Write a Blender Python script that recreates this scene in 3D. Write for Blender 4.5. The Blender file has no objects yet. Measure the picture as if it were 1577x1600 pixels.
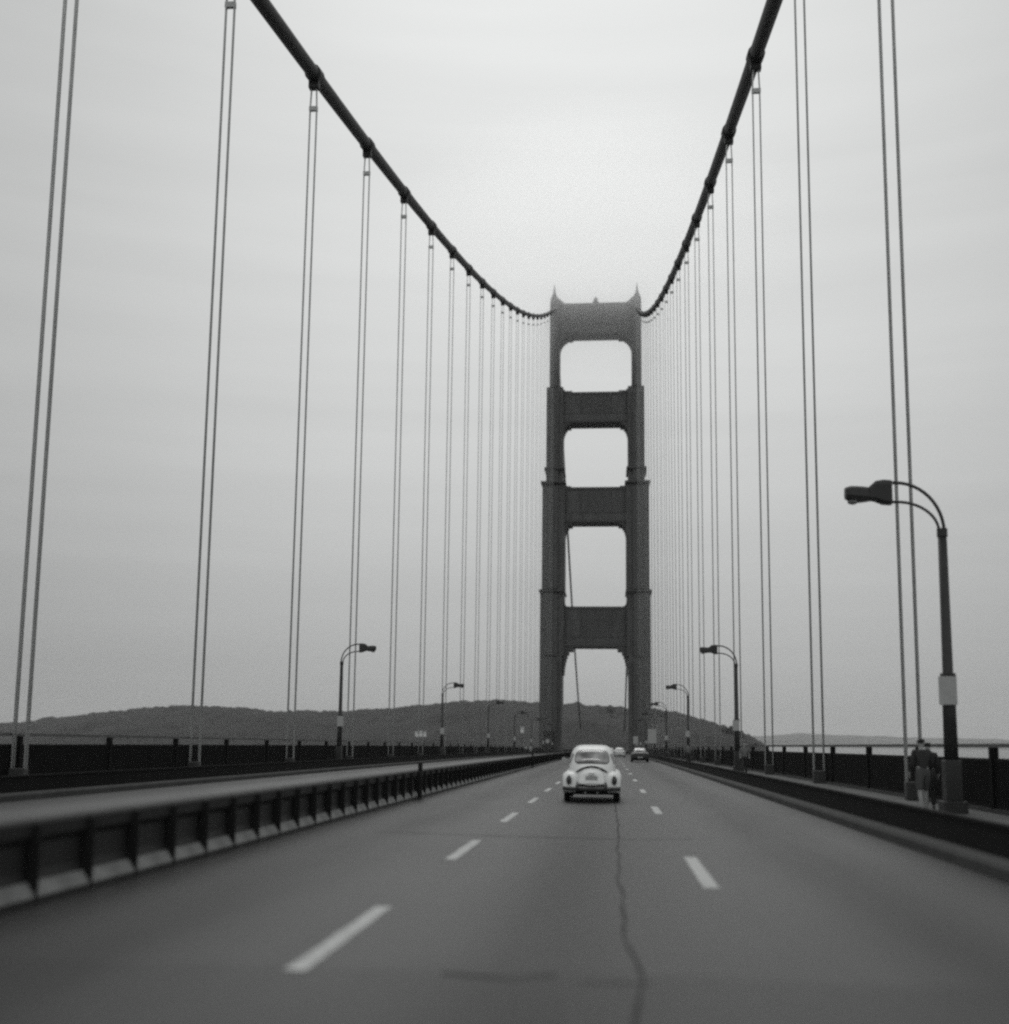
import bpy, bmesh, math, random
from mathutils import Vector, Matrix
from mathutils.bvhtree import BVHTree
from mathutils import noise as mnoise
random.seed(7)
SC = bpy.context.scene
COL = SC.collection
PI = math.pi

# ------------------------------------------------------------------ dimensions
SP = 15.24            # suspender spacing
SY0 = 34.42           # first suspender seen
TY = 372.7            # tower
TZ = -5.0             # deck level at the tower
CX = 13.7             # cable plane
LY0 = 27.9            # first lamp

def dz(y):
    if y <= TY: return -(0.0098*y + 1e-5*y*y)
    return dz(TY) - 0.017*(y-TY)

def cable_z(y):
    if y <= TY: return 4.0 + 143.0*((TY-640.0-y)/640.0)**2
    s = (y-TY)/343.0
    return 147.0 - 143.0*s - 4*11.0*s*(1-s)

# ------------------------------------------------------------------ materials
def mat(name, g, rough=0.6, var=0.15, scale=3.0, metal=0.0, spec=0.4, bump=0.0, stretch=(1, 1, 1), coords='Object', tint=(0.985, 1.0, 0.99)):
    m = bpy.data.materials.new(name); m.use_nodes = True
    nt = m.node_tree; N = nt.nodes; L = nt.links
    b = N['Principled BSDF']
    b.inputs['Roughness'].default_value = rough
    b.inputs['Metallic'].default_value = metal
    b.inputs['Specular IOR Level'].default_value = spec
    tc = N.new('ShaderNodeTexCoord'); mp = N.new('ShaderNodeMapping')
    mp.inputs['Scale'].default_value = stretch
    L.new(tc.outputs[coords], mp.inputs['Vector'])
    nz = N.new('ShaderNodeTexNoise'); nz.inputs['Scale'].default_value = scale; nz.inputs['Detail'].default_value = 6
    nz.inputs['Roughness'].default_value = 0.65
    L.new(mp.outputs[0], nz.inputs['Vector'])
    mr = N.new('ShaderNodeMapRange')
    mr.inputs['From Min'].default_value = 0.3; mr.inputs['From Max'].default_value = 0.7
    mr.inputs['To Min'].default_value = g*(1-var); mr.inputs['To Max'].default_value = g*(1+var)
    L.new(nz.outputs['Fac'], mr.inputs['Value'])
    cc = N.new('ShaderNodeVectorMath'); cc.operation = 'SCALE'
    cc.inputs[0].default_value = tint
    L.new(mr.outputs[0], cc.inputs['Scale'])
    L.new(cc.outputs[0], b.inputs['Base Color'])
    if bump:
        bp = N.new('ShaderNodeBump'); bp.inputs['Strength'].default_value = bump; bp.inputs['Distance'].default_value = 0.02
        L.new(nz.outputs['Fac'], bp.inputs['Height']); L.new(bp.outputs[0], b.inputs['Normal'])
    return m

M = {}
M['steel'] = mat('painted_bridge_steel', 0.095, 0.55, 0.22, 0.25, stretch=(1, 1, 0.35))
M['steel_trim'] = mat('painted_steel_trim', 0.06, 0.6, 0.2, 0.4)
M['cable'] = mat('main_cable_paint', 0.045, 0.6, 0.2, 0.8)
M['rope'] = mat('suspender_rope', 0.62, 0.55, 0.2, 0.5, metal=0.0)
M['fence'] = mat('fence_steel', 0.010, 0.85, 0.3, 1.5, spec=0.15)
M['rail'] = mat('fence_rail', 0.10, 0.6, 0.25, 1.5)
M['lamp'] = mat('lamp_steel', 0.035, 0.5, 0.25, 2.0)
M['lamp_glass'] = mat('lamp_lens', 0.3, 0.25, 0.1, 4.0)
M['plate'] = mat('plate_white', 0.42, 0.5, 0.1, 3.0)
M['concrete'] = mat('kerb_concrete', 0.055, 0.85, 0.3, 1.4, bump=0.2)
M['sidewalk'] = mat('sidewalk_concrete', 0.13, 0.9, 0.25, 0.7)
M['dark'] = mat('dark_opening', 0.012, 0.9, 0.1, 1.0)
M['bar_stem'] = mat('barrier_steel', 0.021, 0.6, 0.35, 1.6)
M['bar_cap'] = mat('barrier_cap', 0.085, 0.6, 0.3, 1.2)
M['bar_foot'] = mat('barrier_foot', 0.21, 0.85, 0.35, 2.2)
M['white'] = mat('white_car_paint', 0.80, 0.38, 0.05, 1.5, spec=0.5)
M['silver'] = mat('silver_car_paint', 0.55, 0.3, 0.05, 2.0, spec=0.5)
M['blackpaint'] = mat('dark_car_paint', 0.02, 0.3, 0.1, 2.0, spec=0.4)
M['chrome'] = mat('chrome', 0.55, 0.22, 0.06, 8, metal=1.0)
M['bumper'] = mat('dull_bumper_metal', 0.07, 0.45, 0.3, 5, metal=0.3)
M['rubber'] = mat('tyre_rubber', 0.012, 0.85, 0.2, 6)
M['seal'] = mat('window_seal', 0.02, 0.7, 0.1, 4)
M['tail'] = mat('tail_lamp', 0.035, 0.25, 0.1, 6, spec=0.6)
M['skin'] = mat('skin', 0.33, 0.6, 0.1, 5)
M['hair'] = mat('hair', 0.02, 0.7, 0.2, 12)
M['shirt_l'] = mat('light_cloth', 0.16, 0.9, 0.2, 6)
M['shirt_d'] = mat('dark_cloth', 0.03, 0.9, 0.2, 6)
M['trouser'] = mat('trouser_cloth', 0.035, 0.9, 0.2, 6)
M['shorts'] = mat('grey_cloth', 0.08, 0.9, 0.2, 6)
M['hill'] = mat('hillside', 0.013, 1.0, 0.95, 0.016, stretch=(1, .6, 2.5))
M['far'] = mat('far_land', 0.16, 1.0, 0.2, 0.0012)  # pale tone carries the distance haze in the colour
M['leaf'] = mat('foliage', 0.05, 0.9, 0.5, 0.3)
M['bark'] = mat('bark', 0.06, 0.95, 0.3, 0.5)
M['paint'] = mat('road_paint', 0.50, 0.75, 0.22, 7.0, bump=0.1)
M['crack'] = mat('crack_sealant', 0.016, 0.9, 0.4, 2.5)
M['house'] = mat('white_render', 0.75, 0.8, 0.08, 0.3)
M['roof'] = mat('roof_grey', 0.15, 0.9, 0.2, 0.3)

def top_lit(name, lo, hi):  # up-facing faces painted lighter than the sides, as skylight would leave them
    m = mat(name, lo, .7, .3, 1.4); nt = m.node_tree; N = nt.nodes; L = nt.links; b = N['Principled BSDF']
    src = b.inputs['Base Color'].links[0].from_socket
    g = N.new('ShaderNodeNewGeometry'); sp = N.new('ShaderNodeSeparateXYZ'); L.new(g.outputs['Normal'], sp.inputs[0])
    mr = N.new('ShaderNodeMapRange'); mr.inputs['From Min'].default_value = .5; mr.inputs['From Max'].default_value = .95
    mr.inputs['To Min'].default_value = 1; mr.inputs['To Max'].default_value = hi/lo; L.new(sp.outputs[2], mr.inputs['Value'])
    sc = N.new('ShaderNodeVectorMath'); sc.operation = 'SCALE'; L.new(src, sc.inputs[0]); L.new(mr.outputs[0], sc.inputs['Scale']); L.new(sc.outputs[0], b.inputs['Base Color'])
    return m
M['bar_cap'] = top_lit('barrier_cap_top_lit', .014, .035)
def glass_mat():
    m = bpy.data.materials.new('car_glass'); m.use_nodes = True
    b = m.node_tree.nodes['Principled BSDF']
    N = m.node_tree.nodes; L = m.node_tree.links
    nz = N.new('ShaderNodeTexNoise'); nz.inputs['Scale'].default_value = 3.4
    mr = N.new('ShaderNodeMapRange'); mr.inputs['To Min'].default_value = 0.10; mr.inputs['To Max'].default_value = 0.42
    mr.inputs['From Min'].default_value = 0.35; mr.inputs['From Max'].default_value = 0.65
    tc = N.new('ShaderNodeTexCoord'); L.new(tc.outputs['Object'], nz.inputs['Vector'])
    L.new(nz.outputs['Fac'], mr.inputs['Value']); L.new(mr.outputs[0], b.inputs['Base Color'])
    b.inputs['Roughness'].default_value = 0.12; b.inputs['Specular IOR Level'].default_value = 0.7
    return m
M['glass'] = glass_mat()
M['glass_dark'] = mat('dark_glass', 0.03, 0.1, 0.1, 2, spec=0.8)

def seams(m, sx_, sz_):
    nt = m.node_tree; N = nt.nodes; L = nt.links; b = N['Principled BSDF']; src = b.inputs['Base Color'].links[0].from_socket
    tc = N.new('ShaderNodeTexCoord'); sp = N.new('ShaderNodeSeparateXYZ'); L.new(tc.outputs['Object'], sp.inputs[0])
    cb = N.new('ShaderNodeCombineXYZ'); ad = N.new('ShaderNodeMath'); ad.operation = 'ADD'; L.new(sp.outputs[0], ad.inputs[0]); L.new(sp.outputs[1], ad.inputs[1])
    L.new(ad.outputs[0], cb.inputs[0]); L.new(sp.outputs[2], cb.inputs[1])
    br = N.new('ShaderNodeTexBrick'); br.inputs['Scale'].default_value = 1; br.inputs['Brick Width'].default_value = sx_; br.inputs['Row Height'].default_value = sz_
    br.inputs['Mortar Size'].default_value = .11; br.inputs['Mortar Smooth'].default_value = .6; br.offset = 0
    br.inputs['Color1'].default_value = (1, 1, 1, 1); br.inputs['Color2'].default_value = (.80, .80, .80, 1); br.inputs['Mortar'].default_value = (.55, .55, .55, 1)
    L.new(cb.outputs[0], br.inputs['Vector'])
    mx = N.new('ShaderNodeVectorMath'); mx.operation = 'MULTIPLY'; L.new(src, mx.inputs[0]); L.new(br.outputs['Color'], mx.inputs[1]); L.new(mx.outputs[0], b.inputs['Base Color'])
seams(M['steel'], 1.07, 3.6)
def road_mat():
    m = bpy.data.materials.new('worn_asphalt'); m.use_nodes = True
    nt = m.node_tree; N = nt.nodes; L = nt.links; b = N['Principled BSDF']
    tc = N.new('ShaderNodeTexCoord'); sep = N.new('ShaderNodeSeparateXYZ'); L.new(tc.outputs['Object'], sep.inputs[0])
    def math_(op, a, bb=None, c=None):
        n = N.new('ShaderNodeMath'); n.operation = op
        for i, v in enumerate((a, bb, c)):
            if v is None: continue
            if isinstance(v, (int, float)): n.inputs[i].default_value = v
            else: L.new(v, n.inputs[i])
        return n.outputs[0]
    # wheel tracks: darker oil band in the middle of each lane, polished lighter tracks either side
    ph = math_('MULTIPLY', math_('SUBTRACT', sep.outputs[0], 2.78-3.17*4), 2*PI/3.17)
    lane = math_('COSINE', ph)                      # +1 at lane edges, -1 mid lane
    lane2 = math_('COSINE', math_('MULTIPLY', ph, 2.0))
    def noise(scale, st=(1, 1, 1), det=5):
        mp = N.new('ShaderNodeMapping'); mp.inputs['Scale'].default_value = st; L.new(tc.outputs['Object'], mp.inputs[0])
        n = N.new('ShaderNodeTexNoise'); n.inputs['Scale'].default_value = scale; n.inputs['Detail'].default_value = det
        n.inputs['Roughness'].default_value = 0.7
        L.new(mp.outputs[0], n.inputs['Vector']); return n.outputs['Fac']
    n1 = noise(0.8, (1, 0.12, 1)); n2 = noise(60, (1, 1, 1), 3); n3 = noise(0.25, (1, 0.35, 1)); n4 = noise(9, (1, 0.5, 1), 4)
    v = math_('MULTIPLY_ADD', lane, 0.014, 0.043)
    v = math_('MULTIPLY_ADD', lane2, -0.007, v)
    v = math_('MULTIPLY', v, math_('MULTIPLY_ADD', n1, 1.3, 0.36))
    v = math_('MULTIPLY', v, math_('MULTIPLY_ADD', n3, 0.8, 0.6))
    v = math_('MULTIPLY', v, math_('MULTIPLY_ADD', n2, 0.9, 0.56))
    v = math_('MULTIPLY', v, math_('MULTIPLY_ADD', n4, 0.6, 0.70))
    # an older, darker pour up to a transverse joint, deepened with painted-in vignette
    wob = math_('MULTIPLY_ADD', noise(0.6, (1, 1, 1), 3), 0.7, 7.35)
    st = N.new('ShaderNodeMapRange'); st.inputs['From Min'].default_value = -0.15; st.inputs['From Max'].default_value = 0.15
    st.inputs['To Min'].default_value = 0.62; st.inputs['To Max'].default_value = 1.0
    L.new(math_('SUBTRACT', sep.outputs[1], wob), st.inputs['Value'])
    v = math_('MULTIPLY', v, st.outputs[0])
    # dirt in the gutters and beside the median, widened to paint in edge vignette
    def gut(x0, w):
        g = N.new('ShaderNodeMapRange'); g.inputs['From Min'].default_value = 0; g.inputs['From Max'].default_value = w
        g.inputs['To Min'].default_value = 0.45; g.inputs['To Max'].default_value = 1.0
        L.new(math_('ABSOLUTE', math_('SUBTRACT', sep.outputs[0], x0)), g.inputs['Value']); return g.outputs[0]
    for x0, w in ((9.4, 2.3), (-0.6, 3.4), (-9.4, 4.0)): v = math_('MULTIPLY', v, gut(x0, w))
    cmb = N.new('ShaderNodeCombineColor')
    for i in range(3): L.new(v, cmb.inputs[i])
    L.new(cmb.outputs[0], b.inputs['Base Color'])
    b.inputs['Roughness'].default_value = 0.46; b.inputs['Specular IOR Level'].default_value = 0.2
    L.new(math_('MULTIPLY_ADD', n1, 0.30, math_('MULTIPLY_ADD', lane, -0.03, 0.29)), b.inputs['Roughness'])
    bp = N.new('ShaderNodeBump'); bp.inputs['Strength'].default_value = 0.35; bp.inputs['Distance'].default_value = 0.01
    L.new(n2, bp.inputs['Height']); L.new(bp.outputs[0], b.inputs['Normal'])
    return m
M['road'] = road_mat()

def water_mat():
    m = bpy.data.materials.new('bay_water'); m.use_nodes = True
    nt = m.node_tree; N = nt.nodes; L = nt.links; b = N['Principled BSDF']
    b.inputs['Base Color'].default_value = (0.05, 0.052, 0.052, 1); b.inputs['Roughness'].default_value = 0.28
    tc = N.new('ShaderNodeTexCoord'); nz = N.new('ShaderNodeTexNoise'); nz.inputs['Scale'].default_value = 0.05; nz.inputs['Detail'].default_value = 5
    L.new(tc.outputs['Object'], nz.inputs['Vector'])
    bp = N.new('ShaderNodeBump'); bp.inputs['Strength'].default_value = 0.5; bp.inputs['Distance'].default_value = 1.0
    L.new(nz.outputs['Fac'], bp.inputs['Height']); L.new(bp.outputs[0], b.inputs['Normal'])
    return m
M['water'] = water_mat()

# ------------------------------------------------------------------ helpers
class MB:
    def __init__(s): s.v = []; s.f = []; s.mi = []
    def add(s, vs, fs, mi=0):
        o = len(s.v); s.v += [tuple(p) for p in vs]; s.f += [tuple(i+o for i in f) for f in fs]; s.mi += [mi]*len(fs); return s
    def box(s, x0, x1, y0, y1, z0, z1, mi=0):
        vs = [(x, y, z) for x in (x0, x1) for y in (y0, y1) for z in (z0, z1)]
        return s.add(vs, [(0, 1, 3, 2), (4, 6, 7, 5), (0, 4, 5, 1), (2, 3, 7, 6), (0, 2, 6, 4), (1, 5, 7, 3)], mi)
    def loft(s, rings, caps=True, mi=0, closed=True):
        n = len(rings[0]); vs = [p for r in rings for p in r]; fs = []
        for i in range(len(rings)-1):
            for j in range(n if closed else n-1):
                k = (j+1) % n
                fs.append((i*n+j, i*n+k, (i+1)*n+k, (i+1)*n+j))
        if caps: fs.append(tuple(range(n))[::-1]); fs.append(tuple((len(rings)-1)*n+j for j in range(n)))
        return s.add(vs, fs, mi)
    def tube(s, pts, rad, n=8, mi=0):
        pts = [Vector(p) for p in pts]; rings = []
        if not isinstance(rad, (list, tuple)): rad = [rad]*len(pts)
        up = None
        for i, p in enumerate(pts):
            d = (pts[min(i+1, len(pts)-1)] - pts[max(i-1, 0)]).normalized()
            if up is None: up = Vector((1, 0, 0)) if abs(d.x) < .9 else Vector((0, 0, 1))
            a = (up - d*up.dot(d)).normalized(); b = d.cross(a); up = a
            rings.append([p + (a*math.cos(2*PI*k/n) + b*math.sin(2*PI*k/n))*rad[i] for k in range(n)])
        return s.loft(rings, True, mi)
    def prism_xz(s, poly, y0, y1, mi=0):
        n = len(poly)
        vs = [(x, y0, z) for x, z in poly] + [(x, y1, z) for x, z in poly]
        return s.add(vs, [tuple(range(n)), tuple(range(n, 2*n))[::-1]] + [(i, i+n, (i+1) % n+n, (i+1) % n) for i in range(n)], mi)
    def prism_y(s, prof, ys, zf=lambda y: 0.0, mi=0):
        return s.loft([[(x, y, z+zf(y)) for x, z in prof] for y in ys], True, mi)
    def build(s, name, mats, parent=None, smooth=False, bevel=0, kind=None):
        me = bpy.data.meshes.new(name)
        off = Vector((0, 0, 0))
        if parent is not None:
            p = parent
            while p is not None: off += p.location; p = p.parent
        me.from_pydata([(v[0]-off.x, v[1]-off.y, v[2]-off.z) for v in s.v], [], s.f)
        if not isinstance(mats, (list, tuple)): mats = [mats]
        for m in mats: me.materials.append(m)
        for p, i in zip(me.polygons, s.mi): p.material_index = i; p.use_smooth = smooth
        bm = bmesh.new(); bm.from_mesh(me); bmesh.ops.recalc_face_normals(bm, faces=bm.faces); bm.to_mesh(me); bm.free()
        me.update()
        o = bpy.data.objects.new(name, me); COL.objects.link(o)
        if parent is not None: o.parent = parent
        if bevel:
            md = o.modifiers.new('bevel', 'BEVEL'); md.width = bevel; md.segments = 2; md.limit_method = 'ANGLE'
        if kind: o['kind'] = kind
        return o

def tag(o, label, cat, group=None, kind=None):
    o['label'] = label; o['category'] = cat
    if group: o['group'] = group
    if kind: o['kind'] = kind
    return o

def empty(name, loc, label, cat, group=None):
    o = bpy.data.objects.new(name, None); COL.objects.link(o); o.location = loc; o.empty_display_size = .2
    return tag(o, label, cat, group)

def dup(root, loc, label, parts=True):
    r = root.copy(); COL.objects.link(r); r.location = loc; r['label'] = label
    def rec(a, b):
        for ch in list(a.children):
            if ch.name not in COL.objects: continue
            c = ch.copy(); COL.objects.link(c); c.parent = b; rec(ch, c)
    if parts: rec(root, r)
    return r

def arange(a, b, st):
    r = []; y = a
    while y < b-1e-6: r.append(y); y += st
    r.append(b); return r

ORD = ['first', 'second', 'third', 'fourth', 'fifth', 'sixth', 'seventh', 'eighth', 'ninth', 'tenth', 'eleventh', 'twelfth', 'thirteenth', 'fourteenth',
       'fifteenth', 'sixteenth', 'seventeenth', 'eighteenth', 'nineteenth', 'twentieth', 'twenty-first', 'twenty-second', 'twenty-third', 'twenty-fourth']

# ------------------------------------------------------------------ camera
yaw, pit, rol = 0.0936068, 0.1339603, -0.0115332
def cam_dir(u, v, w):
    c, s = math.cos(rol), math.sin(rol); u, v = c*u+s*v, -s*u+c*v
    c, s = math.cos(pit), math.sin(pit); y, z = c*w-s*v, s*w+c*v
    c, s = math.cos(yaw), math.sin(yaw); return Vector((c*u-s*y, s*u+c*y, z))
cam = bpy.data.cameras.new('camera'); co = bpy.data.objects.new('camera', cam); COL.objects.link(co)
R_ = cam_dir(1, 0, 0); U_ = cam_dir(0, 1, 0); B_ = -cam_dir(0, 0, 1)
mw = Matrix((R_, U_, B_)).transposed().to_4x4(); mw.translation = (4.854, 0, 1.5)
co.matrix_world = mw
cam.sensor_fit = 'HORIZONTAL'; cam.sensor_width = 36; cam.lens = 1762.14/1577*36
cam.shift_x = -(789.7-788.5)/1577; cam.shift_y = (906.97-800)/1577
cam.clip_start = 0.2; cam.clip_end = 90000
cam.dof.use_dof = True; cam.dof.focus_distance = 56; cam.dof.aperture_fstop = 40.2/1000/0.085
SC.camera = co

# ------------------------------------------------------------------ setting: road deck
YS = arange(-30, TY+340, 6.0)
def strip(name, prof, m, ys=YS, label=None, kind='structure'):
    o = MB().prism_y(prof, ys, dz).build(name, m); o['kind'] = kind; return o
strip('road', [(-9.4, -0.8), (9.4, -0.8), (9.4, 0), (-9.4, 0)], M['road'])
for sx, nm in ((1, 'sidewalk'), (-1, 'sidewalk')):
    strip(nm, [(sx*9.82, -0.6), (sx*14.3, -0.6), (sx*14.3, 0.02), (sx*9.82, 0.02)], M['sidewalk'])
    strip('kerb', [(sx*9.4, -0.6), (sx*9.74, -0.6), (sx*9.74, 0.17), (sx*9.43, 0.17), (sx*9.4, 0.12)], M['concrete'])
# deck truss under the roadway
for sx in (1, -1):
    strip('deck_truss', [(sx*13.2, -8.0), (sx*14.2, -8.0), (sx*14.2, -0.62), (sx*13.2, -0.62)], M['steel'])

# dark steel curb parapet beside each sidewalk
for sx, w in ((1, 'beside the right kerb'), (-1, 'beyond the opposite lanes on the left')):
    cp = empty('curb_parapet', (sx*9.78, 20, dz(20)), 'low dark steel parapet running '+w, 'parapet')
    MB().prism_y([(sx*9.745, -0.1), (sx*9.80, -0.1), (sx*9.80, 0.56), (sx*9.745, 0.56)], arange(-25, TY-9, 6), dz).build('panel', M['fence'], cp)
    b = MB()
    b.prism_y([(sx*9.72, 0.53), (sx*9.83, 0.53), (sx*9.83, 0.58), (sx*9.72, 0.58)], arange(-25, TY-9, 6), dz)
    b.build('top_rail', M['fence'], cp)

# lane dashes
def dashes(x, segs, w):
    b = MB()
    for (y0, y1) in segs:
        n = 6; vs = []
        for i in range(n+1):
            y = y0+(y1-y0)*i/n; j = 0.008*math.sin(y*5.1+x)
            vs += [(x-w/2+j, y, dz(y)+0.004), (x+w/2+j*.5, y, dz(y)+0.004)]
        b.add(vs, [(2*i, 2*i+1, 2*i+3, 2*i+2) for i in range(n)])
    o = b.build('lane_line', M['paint']); o['kind'] = 'structure'; return o
dashes(2.78, [(7.55+7.32*i, 10.55+7.32*i) for i in range(-2, 40)], 0.15)
dashes(5.93, [(12.5, 15.9), (25.7, 28.8), (37.0, 40.0)] + [(49+11.9*i, 52+11.9*i) for i in range(0, 24)], 0.17)
# sealed cracks and joints
def crack(pts, w, seed):
    b = MB(); vs = []; rnd = random.Random(seed); P = []
    for a, c in zip(pts[:-1], pts[1:]):
        n = max(2, int((Vector(c)-Vector(a)).length/0.35))
        for i in range(n): P.append(Vector(a).lerp(Vector(c), i/n))
    P.append(Vector(pts[-1]))
    for i, p in enumerate(P):
        d = (P[min(i+1, len(P)-1)]-P[max(i-1, 0)]).normalized(); nrm = Vector((d.y, -d.x))
        q = p + nrm*(mnoise.noise(Vector((p.x*.8, p.y*.8, seed)))*0.04)
        ww = w*(0.6+0.8*rnd.random())
        for sg in (-1, 1): r = q+nrm*ww/2*sg; vs.append((r.x, r.y, dz(r.y)+0.0045))
    b.add(vs, [(2*i, 2*i+1, 2*i+3, 2*i+2) for i in range(len(P)-1)])
    o = b.build('road_crack', M['crack']); o['kind'] = 'structure'
crack([(5.0, 4), (4.98, 6.4), (5.06, 7.6), (4.98, 9), (4.95, 14), (5.0, 22), (4.95, 34)], 0.024, 1)
crack([(3.75, 7.62), (4.25, 7.5), (4.5, 7.7)], 0.028, 2)
crack([(4.65, 7.45), (5.12, 7.5)], 0.02, 3)
crack([(0.9, 19.2), (3.0, 18.8), (5.0, 18.6), (6.2, 18.9)], 0.04, 4)

# ------------------------------------------------------------------ median barrier
def barrier_prof(): return
BW = 1.10
BASE = [(-.215, 0.0), (.215, 0.0), (.215, .058), (-.215, .058)]
FOOT = [(-.21, .06), (.21, .06), (.20, .085), (.125, .19), (-.125, .19), (-.20, .085)]
STEM = [(-.115, .192), (.115, .192), (.09, .28), (.09, .53), (-.09, .53), (-.09, .28)]
CAP = [(-.10, .532), (.10, .532), (.155, .60), (.155, .72), (.135, .75), (-.135, .75), (-.155, .72), (-.155, .60)]
BX = -0.58
def unit(y, parts=True):
    z = dz(y)
    lab = 'steel clad median barrier unit in the long row left of the lanes'
    def seg(prof, g, mi=0, b=None):
        b = b or MB(); return b.prism_y([(BX+x, zz) for x, zz in prof], [y-BW/2+g, y+BW/2-g], dz, mi)
    if parts:
        r = empty('median_barrier_unit', (BX, y, z), lab, 'barrier', 'units of the movable median barrier')
        seg(BASE, .012).build('base', M['bar_stem'], r)
        seg(FOOT, .01).build('foot', M['bar_foot'], r)
        seg(STEM, .03).build('stem', M['bar_stem'], r)
        seg(CAP, .012).build('cap', M['bar_cap'], r)
        MB().box(BX+.10, BX+.222, y+BW/2-.016, y+BW/2+.016, z+.012, z+.71).box(BX-.222, BX-.10, y+BW/2-.016, y+BW/2+.016, z+.012, z+.71).build('joint_post', M['dark'], r, bevel=.005)
        return r
    b = MB()
    seg(BASE, .012, 1, b); seg(FOOT, .01, 0, b); seg(STEM, .03, 1, b); seg(CAP, .012, 2, b); b.box(BX+.10, BX+.222, y+BW/2-.016, y+BW/2+.016, z+.012, z+.71, 3)
    root = MB(); root.v = [(v[0]-BX, v[1]-y, v[2]-z) for v in b.v]; root.f = b.f; root.mi = b.mi
    o = root.build('median_barrier_unit', [M['bar_foot'], M['bar_stem'], M['bar_cap'], M['dark']]); o.location = (BX, y, z)
    return tag(o, lab, 'barrier', 'units of the movable median barrier')
y = 6.3; protoA = protoB = None; nunit = 0
while y < TY-30:
    lab = 'steel clad median barrier unit in the long row left of the lanes'
    if nunit < 60:
        if protoA is None: protoA = unit(y)
        else: dup(protoA, (BX, y, dz(y)), lab)
    elif nunit < 298:
        if protoB is None: protoB = unit(y, False)
        else: dup(protoB, (BX, y, dz(y)), lab)
    else: break
    nunit += 1; y += BW
# the rest of the row, beyond 298 units
b = MB()
while y < TY+60:
    for prof, mi in ((BASE, 1), (FOOT, 0), (STEM, 1), (CAP, 2)):
        b.prism_y([(BX+x, zz) for x, zz in prof], [y-BW/2+.02, y+BW/2-.02], dz, mi)
    y += BW
o = b.build('median_barrier_row', [M['bar_foot'], M['bar_stem'], M['bar_cap']]); tag(o, 'far end of the median barrier row near the tower', 'barrier', None, 'stuff')
for yy, lab in ((30.6, 'tall dark post standing against the median barrier, nearest one'), (75.5, 'dark post against the median barrier, farther and shorter looking one')):
    pz = dz(yy)
    r = empty('marker_post', (-0.27, yy, pz), lab, 'post', 'dark posts against the median barrier')
    MB().box(-.325, -.215, yy-.06, yy+.06, pz+.02, pz+.98).build('shaft', M['dark'], r, bevel=.01)
    MB().box(-.36, -.18, yy-.1, yy+.1, pz+.003, pz+.02).build('base_plate', M['steel_trim'], r)

# ------------------------------------------------------------------ fences
FX = 14.0; BAY = 6.6
def fence(sx, ystart, n, lab):
    root = empty('bridge_fence', (sx*FX, ystart, dz(ystart)), lab, 'fence')
    b = MB()
    b.prism_y([(sx*(FX-.12), 0.022), (sx*(FX+.12), 0.022), (sx*(FX+.12), 0.12), (sx*(FX-.12), 0.12)], arange(ystart, ystart+n*BAY, BAY), dz)
    b.build('base_kerb', M['concrete'], root)
    MB().prism_y([(sx*(FX-.05), 1.56), (sx*(FX+.05), 1.56), (sx*(FX+.05), 1.65), (sx*(FX-.05), 1.65)], arange(ystart, ystart+n*BAY, BAY), dz).build('top_rail', M['rail'], root)
    p0 = pst = None
    for i in range(n):
        y0 = ystart+i*BAY; z0 = dz(y0); dzz = dz(y0+BAY)-z0
        if p0 is None:
            b = MB(); sl = (dz(y0+BAY)-z0)/BAY
            k = 48
            for j in range(k):
                yy = y0+BAY*(j+.5)/k; zz = z0+sl*(yy-y0)
                b.box(sx*FX-.035, sx*FX+.035, yy-.035, yy+.035, zz+.14, zz+1.25)
            for za, zb in ((.12, .20), (1.22, 1.30)):
                b.prism_y([(sx*(FX-.04), za), (sx*(FX+.04), za), (sx*(FX+.04), zb), (sx*(FX-.04), zb)], [y0+.02, y0+BAY-.02], lambda yy: z0+sl*(yy-y0))
            p0 = b.build('panel', M['fence'], root)
            q = MB(); q.box(sx*FX-.09, sx*FX+.09, y0-.09, y0+.09, z0+.025, z0+1.56); q.box(sx*FX-.125, sx*FX+.125, y0-.125, y0+.125, z0+.13, z0+.2)
            pst = q.build('post', M['fence'], root)
        else:
            for src in (p0, pst):
                c = src.copy(); COL.objects.link(c); c.parent = root
                c.location = (0, y0-ystart, z0-dz(ystart))
    return root
YF = 28.3-BAY*4
fence(1, YF, 54, 'dark steel railing of close balusters along the right sidewalk')
fence(-1, YF, 54, 'dark steel railing of close balusters along the far left sidewalk')
fence(1, TY+9, 40, 'railing of the right sidewalk beyond the tower')
fence(-1, TY+9, 40, 'railing of the left sidewalk beyond the tower')

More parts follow.
